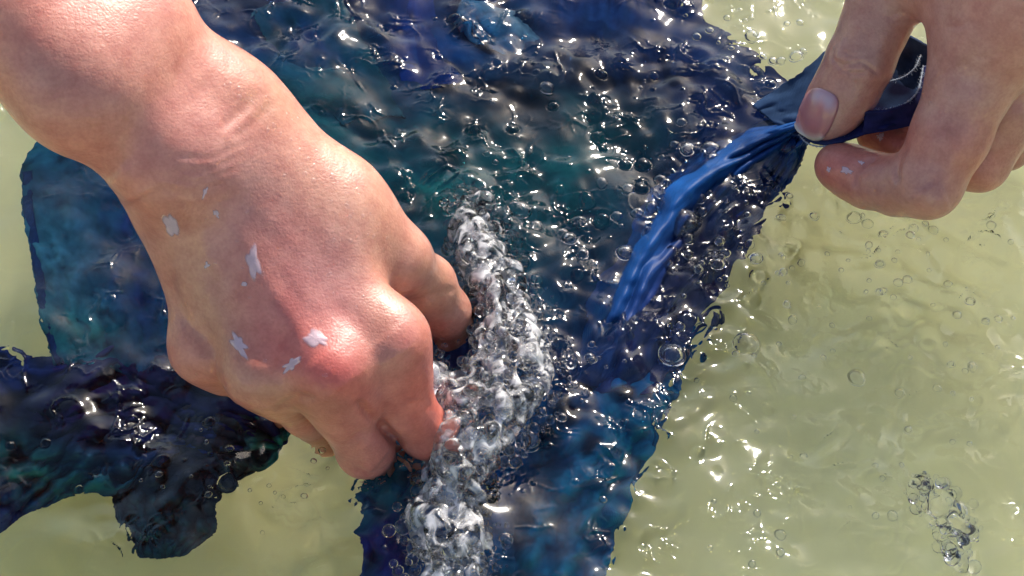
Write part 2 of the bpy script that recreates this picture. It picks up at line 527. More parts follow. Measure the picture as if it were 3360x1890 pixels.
def hem_strip(name, parent, line, w0, w1, z, colr):
    """narrow doubled edge along a line of photo pixels"""
    n = 90
    ln = resample(line, n); tx = np.gradient(ln[:, 0]); ty = np.gradient(ln[:, 1]); L = np.hypot(tx, ty)
    nx, ny = -ty / L, tx / L
    cols = np.linspace(-1, 1, 7)
    px = ln[:, None, 0] + nx[:, None] * (w0 + (w1 - w0) * (cols + 1) / 2); py = ln[:, None, 1] + ny[:, None] * (w0 + (w1 - w0) * (cols + 1) / 2)
    zz = z + 0.0006 * (1 - cols ** 2)[None, :] + 0.0001 * np.sin(np.arange(n) * .9)[:, None] - 0.006 * np.linspace(0, 1, n)[:, None]
    P = atw(px, py, zz)
    me = new_mesh(name, P.reshape(-1, 3), grid_faces(7, n), M_CLOTH)
    c = np.zeros((n * 7, 3)) + np.array(colr); c *= (0.8 + 0.4 * rng.random((n * 7, 1)))
    set_col(me, 'dye_shade', c)
    o = link(name, me, parent)
    md = o.modifiers.new('thickness', 'SOLIDIFY'); md.thickness = 0.0007
    return o


hem_strip('hem', panel, [(72, 560), (80, 640), (92, 780), (120, 960), (152, 1100), (182, 1195)], -34, 0, -0.0105, (0.006, 0.030, 0.120))


# navy bundle, lower left
def z_bundle(px, py, U, V, n1, n2):
    e = edge_drop(U, V, .10, (1, 1), (0, 1))
    z = -0.024 + 0.012 * e + 0.0040 * n1 + 0.0005 * n2 + ridge(px, py, [(-100, 1250), (300, 1230), (520, 1330)], 70, .007) + ridge(px, py, [(0, 1480), (280, 1430), (480, 1480)], 70, .006)
    return -0.005 - np.logaddexp(0, (-0.005 - z) / 0.0015) * 0.0015


cloth('dyed_cloth', [(-260, 1090), (0, 1130), (180, 1190), (330, 1150), (450, 1120), (640, 1190), (820, 1300), (960, 1450)],
      [(-260, 1760), (-60, 1760), (60, 1700), (170, 1650), (300, 1600), (360, 1620), (430, 1560), (560, 1500)], 120, 150, z_bundle, NAVY,
      [(120, 1400, 200, 80, 0, DARK, .85), (520, 1250, 150, 90, 30, (0.028, 0.026, 0.09), .7), (100, 1540, 260, 70, 10, GREEN, .7), (300, 1350, 120, 90, 0, (0.018, .012, .06), .8), (700, 1300, 150, 60, 30, DARK, .7)],
      'navy crumpled cloth bundle in the lower left corner')


def z_toe(px, py, U, V, n1, n2):
    return -0.030 + 0.015 * edge_drop(U, V, .12, (1, 1), (0, 1)) + 0.003 * n1 + 0.0004 * n2


cloth('dyed_cloth', [(470, 1290), (420, 1420), (370, 1540), (360, 1640), (400, 1750), (470, 1820)],
      [(960, 1390), (900, 1500), (790, 1560), (700, 1640), (690, 1740), (600, 1810)], 90, 110, z_toe, (0.012, 0.014, 0.030),
      [(520, 1740, 160, 90, 0, (0.006, .040, .060), .9), (640, 1400, 160, 90, 20, (0.030, .026, .045), .8), (900, 1450, 70, 100, 0, GREEN, .9)],
      'dark rounded cloth end poking onto the pale basin floor, below the fist')


# the large heap
def z_heap(px, py, U, V, n1, n2):
    e = edge_drop(U, V, .07, (0, 1), (0, 0))
    z = -0.021 + 0.009 * e + 0.0030 * n1 + 0.0004 * n2
    for pts, w, h in (([(1330, -50), (1330, 120), (1350, 280)], 55, .012), ([(1430, 60), (1500, 150), (1540, 240)], 40, .010),
                      ([(1600, 30), (1700, 70), (1740, 150)], 60, .010), *[([(x_, -80), (x_ - 15, 100), (x_ + 25, 240)], 22, .007) for x_ in (1850, 1915, 1985, 2050, 2120, 2190)],
                      ([(1100, 300), (1250, 420), (1330, 600)], 90, .006), ([(1580, 300), (1750, 420), (1850, 620)], 90, .007),
                      ([(2300, 120), (2450, 220), (2600, 330)], 55, .008), ([(1700, 560), (1620, 760), (1640, 1000)], 80, .006)):
        z = z + ridge(px, py, pts, w, h)
    return -0.0025 - np.logaddexp(0, (-0.0025 - z) / 0.0015) * 0.0015


HEAP_R = [(2260, -260), (2275, -60), (2300, 60), (2440, 160), (2580, 250), (2650, 350), (2620, 500), (2540, 650), (2420, 880), (2290, 1080), (2230, 1200), (2190, 1290)]
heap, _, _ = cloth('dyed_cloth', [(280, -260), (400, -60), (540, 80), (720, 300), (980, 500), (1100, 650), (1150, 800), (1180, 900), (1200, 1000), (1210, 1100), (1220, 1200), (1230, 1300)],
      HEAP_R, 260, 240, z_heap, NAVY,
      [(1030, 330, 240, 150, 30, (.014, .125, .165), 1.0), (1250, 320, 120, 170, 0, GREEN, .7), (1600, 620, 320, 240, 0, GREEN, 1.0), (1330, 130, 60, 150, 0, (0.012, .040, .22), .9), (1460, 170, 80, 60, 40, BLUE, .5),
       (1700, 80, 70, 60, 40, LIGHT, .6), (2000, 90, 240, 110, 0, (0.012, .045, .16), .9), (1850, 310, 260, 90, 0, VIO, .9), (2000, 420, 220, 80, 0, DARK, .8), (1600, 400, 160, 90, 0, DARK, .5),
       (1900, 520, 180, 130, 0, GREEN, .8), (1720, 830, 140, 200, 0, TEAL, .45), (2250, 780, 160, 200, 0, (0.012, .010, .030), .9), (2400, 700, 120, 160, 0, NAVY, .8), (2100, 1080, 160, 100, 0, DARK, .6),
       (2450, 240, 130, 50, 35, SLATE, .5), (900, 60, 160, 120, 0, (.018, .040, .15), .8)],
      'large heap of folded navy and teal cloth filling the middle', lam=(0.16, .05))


# turned-over folds lying on the heap
def z_fold(z0):
    return lambda px, py, U, V, n1, n2: z0 - 0.004 * (1 - np.sin(np.clip(U, 0, 1) * 2.6)) - 0.003 * V + 0.0007 * n1


cloth('fold', [(1295, -90), (1305, 80), (1312, 200), (1330, 310)], [(1400, -90), (1445, 80), (1500, 165), (1560, 260)], 50, 60, z_fold(-.0035), (0.010, .045, .26),
      [(1500, 170, 30, 60, -35, (.10, .26, .42), .8), (1430, 160, 60, 90, 0, (.010, .035, .16), .8)], None, ragged=2, parent=heap, lam=(.4, .1))
cloth('fold', [(1530, -60), (1600, 10), (1690, 40), (1770, 120)], [(1500, 60), (1570, 140), (1660, 190), (1760, 190)], 40, 60, z_fold(-.004), (0.018, .120, .26),
      [(1680, 60, 90, 26, 30, (.16, .34, .46), .8)], None, ragged=2, parent=heap, lam=(.4, .1))
cloth('fold', [(830, 40), (900, 180), (1010, 300), (1130, 400)], [(1090, -60), (1180, 120), (1260, 240), (1330, 380)], 60, 70, z_fold(-.005), (0.012, .085, .120),
      [(1000, 130, 120, 60, 40, (.012, .04, .16), .8)], None, ragged=3, parent=heap, lam=(.35, .1))


# long strip running to the bottom edge
def z_strip(px, py, U, V, n1, n2):
    e = edge_drop(U, V, .10, (1, 1), (1, 0))
    return np.minimum(-0.022 + 0.012 * e + 0.0025 * n1 + 0.0004 * n2 - ridge(px, py, [(1840, 1320), (1760, 1550), (1690, 1750), (1640, 1950)], 34, .010)
                      + ridge(px, py, [(1290, 1620), (1230, 1800), (1180, 1950)], 40, .006), -.003)


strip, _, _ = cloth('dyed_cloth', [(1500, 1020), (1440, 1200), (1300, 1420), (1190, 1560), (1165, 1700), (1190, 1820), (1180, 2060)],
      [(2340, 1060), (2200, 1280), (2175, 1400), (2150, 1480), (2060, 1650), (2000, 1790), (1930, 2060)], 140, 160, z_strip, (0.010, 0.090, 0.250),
      [(1950, 1200, 180, 120, -40, (0.008, .085, .34), .8), (1740, 1600, 40, 330, 18, (0.006, .006, .020), .95), (1250, 1600, 120, 130, 0, GREEN, .9), (1260, 1800, 130, 150, 0, (.010, .024, .17), .9),  # narrow dark band paints the crease's shade into the dye
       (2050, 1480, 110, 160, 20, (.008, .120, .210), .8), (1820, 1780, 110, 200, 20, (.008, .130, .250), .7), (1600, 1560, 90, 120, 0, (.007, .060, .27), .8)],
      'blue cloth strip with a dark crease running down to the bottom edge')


hem_strip('hem', strip, [(2205, 1285), (2178, 1395), (2152, 1480), (2062, 1650), (2000, 1790), (1945, 1990)], -2, 22, -0.0165, (0.010, 0.070, 0.150))


# fold pulled up like a tent towards the pinching fingers
def z_tent(px, py, U, V, n1, n2):
    top = np.interp(V, [0, .08, .2, .35, .6, .8, 1], [1.4, 1.0, .62, .50, .42, .22, -1.0])
    foot = np.interp(V, [0, .08, .2, .4, 1], [.9, -.3, -1.1, -1.3, -1.9])
    c = 0.27 - 0.05 * np.sin(V * 5)
    w_ = np.where(U < c, 0.22, 0.20 + 0.35 * V)
    prof = np.exp(-np.abs((U - c) / w_) ** 1.6) + 0.28 * np.exp(-((U - .68) / .10) ** 2) * np.clip(V * 3, 0, 1)
    fan = 0.12 * np.sin(U * 26 + 3 * V + 1.5 * n1) + 0.05 * np.sin(U * 61 - 9 * V) * np.exp(-V / .22)
    return (foot + (top - foot) * np.clip(prof, 0, 1.05) + fan + .10 * n1 + .02 * n2) / 100


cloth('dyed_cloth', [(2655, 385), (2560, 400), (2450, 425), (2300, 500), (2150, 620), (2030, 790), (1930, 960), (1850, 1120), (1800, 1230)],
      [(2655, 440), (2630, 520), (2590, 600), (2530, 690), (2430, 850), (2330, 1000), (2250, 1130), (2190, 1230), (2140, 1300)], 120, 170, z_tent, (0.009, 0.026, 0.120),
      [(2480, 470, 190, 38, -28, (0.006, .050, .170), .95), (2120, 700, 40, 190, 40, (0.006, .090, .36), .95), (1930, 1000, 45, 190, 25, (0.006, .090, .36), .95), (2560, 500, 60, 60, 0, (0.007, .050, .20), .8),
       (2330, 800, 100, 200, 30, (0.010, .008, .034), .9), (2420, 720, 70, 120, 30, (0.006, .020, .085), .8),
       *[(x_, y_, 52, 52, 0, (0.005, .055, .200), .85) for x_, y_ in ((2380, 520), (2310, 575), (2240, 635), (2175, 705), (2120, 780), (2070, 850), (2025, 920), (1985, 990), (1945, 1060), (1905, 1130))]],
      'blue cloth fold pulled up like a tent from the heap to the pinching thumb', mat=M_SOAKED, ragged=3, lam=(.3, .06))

# ------------------------------------------------------------------ hands: signed distance fields -> one continuous surface
class SDF:
    def __init__(s, lo, hi, h):
        s.lo = np.array(lo); s.h = h
        s.n = np.ceil((np.array(hi) - s.lo) / h).astype(int) + 1
        s.ax = [s.lo[k] + np.arange(s.n[k], dtype=np.float32) * h for k in range(3)]

    def empty(s): return np.full(s.n, 0.05, np.float32)

    def box(s, lo, hi):
        a = np.clip(np.floor((np.array(lo) - s.lo) / s.h).astype(int), 0, s.n); b = np.clip(np.ceil((np.array(hi) - s.lo) / s.h).astype(int) + 1, 0, s.n)
        return tuple(slice(int(a[k]), int(b[k])) for k in range(3))

    def grid(s, sl):
        x, y, z = (s.ax[k][sl[k]].astype(np.float32) for k in range(3))
        return x[:, None, None], y[None, :, None], z[None, None, :]

    def cone(s, F, a, b, ra, rb, k):
        a = np.asarray(a, np.float32); b = np.asarray(b, np.float32); m = max(ra, rb) + max(k * 1.2, 0.004)
        sl = s.box(np.minimum(a, b) - m, np.maximum(a, b) + m)
        if any(q.stop - q.start <= 0 for q in sl): return
        x, y, z = s.grid(sl); ab = b - a; L = float(ab @ ab) + 1e-12
        t = np.clip(((x - a[0]) * ab[0] + (y - a[1]) * ab[1] + (z - a[2]) * ab[2]) / L, 0, 1)
        d = np.sqrt((x - a[0] - t * ab[0]) ** 2 + (y - a[1] - t * ab[1]) ** 2 + (z - a[2] - t * ab[2]) ** 2) - (ra + (rb - ra) * t)
        F[sl] = smin(F[sl], d, k)


def smin(a, b, k):
    if k <= 1e-6: return np.minimum(a, b)
    h = np.maximum(k - np.abs(a - b), 0) / k
    return np.minimum(a, b) - h * h * k * 0.25


def surface_nets(F, lo, h):
    S = F < 0
    c = np.zeros(tuple(np.array(F.shape) - 1), np.uint8)
    nx, ny, nz = F.shape
    for i in (0, 1):
        for j in (0, 1):
            for k in (0, 1):
                c += S[i:nx - 1 + i, j:ny - 1 + j, k:nz - 1 + k]
    I = np.argwhere((c > 0) & (c < 8))
    idx = np.full(c.shape, -1, np.int32); idx[tuple(I.T)] = np.arange(len(I))
    acc = np.zeros((len(I), 3)); cnt = np.zeros(len(I))
    cor = [(i, j, k) for i in (0, 1) for j in (0, 1) for k in (0, 1)]
    val = {q: F[I[:, 0] + q[0], I[:, 1] + q[1], I[:, 2] + q[2]].astype(np.float64) for q in cor}
    for p in cor:
        for ax in range(3):
            if p[ax] == 0:
                q = list(p); q[ax] = 1; q = tuple(q); a, b = val[p], val[q]
                m = (a < 0) != (b < 0); t = np.where(m, a / np.where(m, a - b, 1), 0)
                pos = np.array(p, float)[None].repeat(len(I), 0); pos[:, ax] += t
                acc[m] += pos[m]; cnt[m] += 1
    V = (I + acc / cnt[:, None]) * h + lo
    faces = []
    for ax in range(3):
        sl0 = [slice(None)] * 3; sl1 = [slice(None)] * 3; sl0[ax] = slice(0, -1); sl1[ax] = slice(1, None)
        A = S[tuple(sl0)]; B = S[tuple(sl1)]
        o1, o2 = [(1, 2), (2, 0), (0, 1)][ax]
        for flip, msk in ((False, A & ~B), (True, ~A & B)):
            E = np.argwhere(msk)
            E = E[(E[:, o1] > 0) & (E[:, o2] > 0) & (E[:, o1] < F.shape[o1] - 1) & (E[:, o2] < F.shape[o2] - 1)]
            def at_(d1, d2):
                q = E.copy(); q[:, o1] -= d1; q[:, o2] -= d2
                return idx[tuple(q.T)]
            quad = np.stack([at_(1, 1), at_(0, 1), at_(0, 0), at_(1, 0)], -1)
            faces.append(quad[:, ::-1] if flip else quad)
    return V, np.vstack(faces)


def laplace(V, Fq, it, lam=0.5):
    e = np.vstack([Fq[:, [0, 1]], Fq[:, [1, 2]], Fq[:, [2, 3]], Fq[:, [3, 0]]])
    for _ in range(it):
        s = np.zeros_like(V); n = np.zeros(len(V))
        for a, b in ((0, 1), (1, 0)):
            for k in range(3): s[:, k] += np.bincount(e[:, a], V[e[:, b], k], len(V))
            n += np.bincount(e[:, a], minlength=len(V))
        V = V + lam * (s / n[:, None] - V)
    return V


def normals(V, Fq):
    fn = np.cross(V[Fq[:, 2]] - V[Fq[:, 0]], V[Fq[:, 3]] - V[Fq[:, 1]])
    N = np.zeros_like(V)
    for c in range(4):
        for k in range(3): N[:, k] += np.bincount(Fq[:, c], fn[:, k], len(V))
    return N / (np.linalg.norm(N, axis=1, keepdims=True) + 1e-20)


def J(px, py, zcm, rpx):
    """joint: photo pixel, height in cm, radius in photo pixels"""
    p = at(np.array(float(px)), np.array(float(py)), np.array(zcm / 100.0))
    return p, rpx * float(pscale(p))


def chain(S, F, js, k):
    for a, b in zip(js[:-1], js[1:]): S.cone(F, a[0], b[0], a[1], b[1], k)


def build_hand(name, palm, fingers, kpalm, kf, disp, tone_base, tones, label, voxel=0.00065, extra=None):
    """palm: list of (joint, joint, k); fingers: list of joint chains"""
    pts = []
    for a, b, k in palm:
        for q in (a, b): pts += [q[0] - q[1] - .006, q[0] + q[1] + .006]
    for ch in fingers:
        for q in ch: pts += [q[0] - q[1] - .006, q[0] + q[1] + .006]
    S = SDF(np.min(pts, 0), np.max(pts, 0), voxel)
    F = S.empty()
    for a, b, k in palm: S.cone(F, a[0], b[0], a[1], b[1], k)
    G = S.empty()
    for ch in fingers:
        g_ = S.empty(); chain(S, g_, ch, 0.003)
        G = smin(G, g_, kf)
    F = smin(F, G, kpalm)
    del G
    V, Q = surface_nets(F, S.lo, voxel)
    V = laplace(V, Q, 5)
    N = normals(V, Q)
    px, py, _ = proj(V)
    face = np.clip((N @ (-ray(1680, 945))) * 2.0, 0, 1)
    off = np.zeros(len(V))
    for pts_, w_, hmm in disp:
        d, t = polydist(px, py, pts_)
        off += face * hmm * 1e-3 * np.exp(-(d / w_) ** 2) * np.clip(np.minimum(t, 1 - t) * 6, 0.0, 1)
    V = V + N * off[:, None]
    col = np.zeros((len(V), 3)) + np.array(tone_base)
    for (cx, cy, sx, sy, ang, c_, amt) in tones:
        wgt = (amt * blob(px, py, cx, cy, sx, sy, ang))[:, None]
        col = col * (1 - wgt) + np.array(c_) * wgt
    me = new_mesh(name, V, Q, M_SKIN)
    set_col(me, 'tone', col)
    o = link(name, me); tag(o, label, 'hand')
    return o, V, Q, normals(V, Q), px, py, face


SK = (0.57, 0.235, 0.182); RED = (0.58, 0.115, 0.085); TAN = (0.50, 0.255, 0.165); MAUVE = (0.48, 0.235, 0.205); PALE = (0.54, 0.310, 0.200)

# --- fist reaching down (arm from the upper left)
nx_, ny_ = 0.62, -0.78


def duo(px, py, z, off, r, dz=0.0):
    return J(px + nx_ * off, py + ny_ * off, z + dz, r), J(px - nx_ * off, py - ny_ * off, z - dz, r)


fa = [duo(-420, -390, 15.5, 140, 200), duo(-55, -112, 13.2, 114, 158), duo(342, 191, 10.8, 108, 150), duo(645, 455, 8.4, 104, 112)]
palm = []
for a, b in zip(fa[:-1], fa[1:]):
    palm += [(a[0], b[0], .020), (a[1], b[1], .020)]
palm += [(fa[i][0], fa[i][1], .02) for i in range(4)]
wr = fa[-1]
MC = {'i': (J(800, 525, 7.2, 118), J(1275, 1115, 4.4, 108)), 'm': (J(725, 545, 7.5, 122), J(1085, 1215, 4.5, 108)),
      'r': (J(650, 595, 7.2, 112), J(860, 1215, 4.1, 100)), 'p': (J(582, 655, 6.7, 108), J(676, 1140, 3.5, 92))}
palm += [(wr[0], MC['i'][0], .02), (wr[1], MC['p'][0], .02), (wr[0], MC['m'][0], .02)]
for k_ in 'imrp': palm.append((MC[k_][0], MC[k_][1], .013))
palm += [(MC['i'][0], J(1080, 780, 5.6, 125), .014), (J(780, 800, 5.3, 150), J(960, 1080, 3.9, 110), .015)]
palm += [(J(850, 470, 7.2, 112), J(1100, 680, 5.9, 126), .02), (J(1110, 660, 5.9, 128), J(1300, 850, 4.2, 110), .012)]
fingers = [
    [J(1275, 1120, 4.3, 106), J(1325, 1325, 2.0, 96), J(1400, 1420, 0.6, 86), J(1425, 1490, -1.2, 72), J(1400, 1590, -2.6, 60)],
    [J(1085, 1215, 4.5, 106), J(1130, 1350, 2.7, 98), J(1198, 1474, 0.6, 92), J(1255, 1520, -1.4, 70), J(1320, 1580, -2.8, 66)],
    [J(860, 1215, 4.1, 98), J(930, 1295, 2.2, 86), J(1000, 1352, 0.6, 76), J(1090, 1440, -1.4, 70), J(1170, 1500, -2.6, 60)],
    [J(676, 1140, 3.5, 90), J(744, 1212, 2.0, 78), J(820, 1265, 0.5, 66), J(920, 1360, -1.3, 60)],
    [J(1300, 850, 4.0, 100), J(1400, 930, 2.2, 92), J(1465, 1020, 0.7, 76), J(1480, 1090, -0.8, 70), J(1465, 1200, -2.4, 58)],
]
for q in range(4):          # the webs: knuckles and the first half of each finger merge into the back of the hand
    a, b = fingers[q][0], fingers[q][1]; e_ = (.50, .45, .5, .5)[q]
    palm.append((a, (a[0] + (b[0] - a[0]) * e_, a[1] + (b[1] - a[1]) * e_), .010))
disp = [
    # tendons and hollows on the back of the hand
    ([(700, 640), (850, 900), (1050, 1190)], 38, .45), ([(640, 700), (740, 950), (850, 1180)], 32, .5), ([(560, 740), (600, 950), (668, 1130)], 26, .5), ([(820, 640), (1040, 880), (1250, 1090)], 40, .3),
    ([(690, 860), (760, 1020), (880, 1200)], 34, -.7), ([(540, 880), (600, 1040), (740, 1200)], 26, -.7), ([(880, 860), (1010, 1020), (1150, 1170)], 40, -.3),
    # knuckles
    ([(1030, 1170), (1085, 1230), (1130, 1290)], 90, .8), ([(820, 1170), (860, 1225), (900, 1265)], 75, .1), ([(1250, 1100), (1290, 1150), (1310, 1180)], 60, .5),
    ([(1190, 1440), (1225, 1480), (1260, 1510)], 50, 1.0),
    # wrist creases and the bone at the wrist
    ([(860, 290), (800, 360), (720, 430)], 20, -.35), ([(900, 330), (840, 400), (760, 460)], 18, -.3), ([(540, 560), (680, 560), (820, 500)], 14, -.22), ([(500, 610), (620, 640), (760, 590)], 14, -.22),
    ([(640, 270), (720, 330), (800, 400)], 60, -.5), ([(380, 560), (420, 600), (450, 660)], 60, 1.4),
    ([(480, 570), (640, 600), (800, 545)], 11, -.18), ([(560, 660), (660, 690), (780, 640)], 12, -.18), ([(560, 515), (700, 520), (840, 450)], 12, -.2),
    # finger folds
    ([(1170, 1310), (1250, 1400), (1320, 1470)], 15, -2.2), ([(900, 1350), (980, 1300), (1040, 1310)], 14, -.8), ([(1150, 1530), (1220, 1560), (1300, 1530)], 12, -.6), ([(1110, 1480), (1180, 1420), (1270, 1420)], 12, -.45),
    ([(1330, 1330), (1380, 1320), (1420, 1340)], 12, -.5), ([(1400, 980), (1440, 960), (1500, 950)], 12, -.5),
]
tones = [(1080, 1250, 130, 70, 20, (0.60, .068, .050), .95), (980, 1060, 190, 150, 55, RED, .8), (1270, 1120, 160, 110, 60, (0.50, .145, .130), .75), (760, 1200, 170, 70, 35, (0.53, .18, .125), .65),
         (1385, 1320, 60, 150, -10, (0.55, .125, .085), .85), (1180, 1480, 120, 90, 0, (0.49, .185, .150), .75), (1110, 880, 170, 170, 40, (0.49, .235, .215), .8), (650, 900, 120, 220, -20, TAN, .6),
         (350, 480, 170, 90, 40, (0.56, .205, .145), .75), (480, 160, 260, 160, 40, (0.55, .25, .18), .6), (820, 560, 190, 120, 35, MAUVE, .5), (1140, 600, 130, 220, -45, PALE, .6), (1450, 960, 70, 120, -25, (.42, .24, .145), .7),
         (880, 330, 120, 60, 38, TAN, .6), (170, 260, 140, 120, 0, (0.47, .225, .16), .5), (1250, 1000, 60, 200, 0, TAN, .6), (700, 1050, 50, 180, -25, (.42, .21, .135), .5), (1090, 1320, 80, 40, 20, (.36, .15, .11), .6), (900, 1290, 120, 50, 25, (.42, .22, .13), .6)]
fist, fV, fQ, fN, fpx, fpy, fface = build_hand('hand', palm, fingers, .007, .0012, disp, SK, tones, 'wet forearm and reddened fist plunging into the water from upper left')

# --- pinching hand (upper right)
palm2 = [
    (J(3250, 90, 6.6, 150), J(3420, -120, 8.6, 210), .02), (J(3420, 30, 6.4, 170), J(3560, -160, 8.4, 210), .02), (J(3420, -120, 8.6, 210), J(3640, -430, 11.5, 230), .02), (J(3560, -160, 8.4, 210), J(3760, -430, 11.2, 220), .02),
    (J(3250, 90, 6.6, 150), J(3420, 30, 6.4, 170), .02), (J(3420, 30, 6.4, 150), J(3560, -20, 5.6, 150), .02),
    (J(2915, -40, 5.6, 118), J(3220, -230, 8.2, 190), .016), (J(3220, -230, 8.2, 190), J(3420, -120, 8.6, 200), .02),
    (J(3640, -430, 11.5, 230), J(3900, -800, 15.5, 260), .02), (J(3760, -430, 11.2, 220), J(4020, -800, 15.2, 250), .02),
]
fingers2 = [
    [J(3250, 90, 6.6, 150), J(3185, 270, 5.2, 142), J(3120, 440, 3.8, 128), J(3040, 598, 2.4, 118), J(2945, 608, 1.7, 98), J(2850, 590, 1.2, 92), J(2795, 565, 1.0, 86), J(2752, 545, .95, 80)],
    [J(2915, -40, 5.6, 116), J(2868, 90, 4.6, 110), J(2822, 200, 3.7, 110), J(2778, 290, 2.8, 106), J(2735, 350, 2.2, 96), J(2712, 380, 1.9, 84)],
    [J(3430, 60, 5.6, 140), J(3330, 330, 3.4, 118), J(3215, 530, 1.4, 96), J(3090, 540, .5, 84), J(2960, 480, .4, 78), J(2880, 440, .5, 70)],
    [J(3520, 120, 4.6, 130), J(3440, 330, 2.2, 105), J(3300, 470, .3, 86), J(3120, 450, -.1, 76), J(2990, 400, .1, 66)],
]
disp2 = [
    ([(2720, 190), (2770, 215), (2830, 205), (2890, 250)], 9, -.55), ([(2730, 215), (2790, 240), (2850, 240)], 8, -.4), ([(2760, 165), (2800, 185), (2850, 180)], 7, -.3), ([(2735, 150), (2730, 190), (2760, 230)], 8, -.4),
    ([(2806, 625), (2815, 570), (2850, 530), (2890, 515)], 10, -.9), ([(2942, 610), (2940, 560), (2952, 515), (2985, 460)], 11, -1.1),
    ([(3120, 120), (3080, 240), (3040, 330)], 30, .4), ([(3200, 150), (3140, 400), (3080, 560)], 28, -.5),
    ([(3030, 610), (3060, 660), (3110, 640)], 45, 1.2), ([(3190, 60), (3150, 90), (3100, 90)], 10, -.3), ([(3300, 160), (3240, 190), (3170, 180)], 9, -.25),
    ([(2905, 60), (2950, 40), (2990, 50)], 9, -.3), ([(2620, 380), (2640, 320), (2680, 280)], 12, -.3),
]
MV = (0.47, 0.32, 0.29)
tones2 = [(2745, 540, 70, 70, 0, (0.54, .125, .085), .9), (3180, 520, 110, 90, 40, (0.52, .185, .125), .75), (3260, 80, 160, 120, 0, (0.55, .25, .20), .7), (3080, 250, 90, 200, 20, (.45, .235, .20), .6),
          (2900, 450, 100, 60, 0, (0.52, .155, .12), .7), (2830, 100, 110, 170, 20, (0.45, .26, .19), .5), (2700, 420, 70, 50, 0, (0.38, .27, .225), .7), (2880, 600, 110, 60, 0, (.46, .24, .17), .4)]
pinch, pV, pQ, pN, ppx, ppy, pface = build_hand('hand', palm2, fingers2, .006, .0010, disp2, (0.49, .240, .180), tones2, 'shaded hand pinching a cloth edge between thumb and curled fingers at upper right')


# nail of the pinching thumb: a curved plate pressed into the skin
def make_nail(V, N, px, py, face, cx, cy, half_l, half_w, ang, lift, parent):
    nu, nv = 17, 23
    c, s = math.cos(math.radians(ang)), math.sin(math.radians(ang))
    verts = []; cols = []
    sel = np.where((face > .05) & (np.hypot(px - cx, py - cy) < 260))[0]
    for j in range(nv):
        for i in range(nu):
            a = -1 + 2 * i / (nu - 1); b = -1 + 2 * j / (nv - 1)
            # superellipse outline
            r = (abs(a) ** 3.2 + abs(b) ** 3.2) ** (1 / 3.2); m = max(abs(a), abs(b)); q = m / r if r > 1e-6 else 1
            qx, qy = a * q * half_w, b * q * half_l
            X = cx + qx * c - qy * s; Y = cy + qx * s + qy * c
            k = sel[np.argsort((px[sel] - X) ** 2 + (py[sel] - Y) ** 2)[:6]]
            wgt = 1 / ((px[k] - X) ** 2 + (py[k] - Y) ** 2 + 4); wgt /= wgt.sum()
            n = wgt @ N[k]; n /= np.linalg.norm(n)
            depth = (wgt @ ((V[k] - CAM) @ FWD))
            d = ray(X, Y); P = CAM + d * (depth / (d @ FWD))
            e = max(abs(a), abs(b)) ** 4
            verts.append(P + n * (lift * (1 - .9 * e) + (.0006 if b > .75 else 0)))
            lun = math.exp(-((b + .72) / .28) ** 2 - (a / .75) ** 4)
            free = 1 / (1 + math.exp(-(b - .83) / .04))
            colr = np.array((0.38, .150, .160)) * (1 - lun) + np.array((0.42, .31, .37)) * lun
            colr = colr * (1 - free) + np.array((0.46, .44, .40)) * free
            cols.append(colr)
    me = new_mesh('fingernail', np.array(verts), grid_faces(nu, nv), M_NAIL)
    set_col(me, 'tone', np.array(cols))
    o = link('fingernail', me, parent)
    md = o.modifiers.new('thickness', 'SOLIDIFY'); md.thickness = .0007; md.offset = 0
    return o


make_nail(pV, pN, ppx, ppy, pface, 2682, 372, 80, 58, 24, .0007, pinch)


# ------------------------------------------------------------------ cloth corner held by the thumb, in the air
def z_flap(px, py, U, V, n1, n2):
    base = np.interp(px, [2480, 2560, 2640, 2760, 2900, 3060], [0.0, .5, 1.1, 1.7, 2.2, 2.6])
    return (base + .04 * n1 + .03 * np.sin(px / 40 + py / 26 + 1.2 * n1) - .9 * np.sin(U * math.pi) * np.clip((px - 2700) / 300, 0, 1)) / 100


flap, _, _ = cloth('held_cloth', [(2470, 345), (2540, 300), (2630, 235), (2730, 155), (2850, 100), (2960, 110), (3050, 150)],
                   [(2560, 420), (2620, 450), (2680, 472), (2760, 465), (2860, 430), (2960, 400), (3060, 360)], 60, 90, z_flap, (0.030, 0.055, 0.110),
                   [(2600, 290, 90, 60, -40, (0.022, .045, .095), .9), (2900, 320, 150, 130, 0, (0.004, .004, .010), 1.0), (2960, 150, 90, 30, 0, (0.05, .06, .09), .7), (2830, 430, 160, 30, -8, (0.016, .018, .075), .8)],  # near-black blob paints the shade inside the cloth hollow
                   'dark wet cloth corner with frayed pale edges, held by the pinching hand', mat=M_WETCLOTH, air=True, ragged=1.5, lam=(.28, .15))


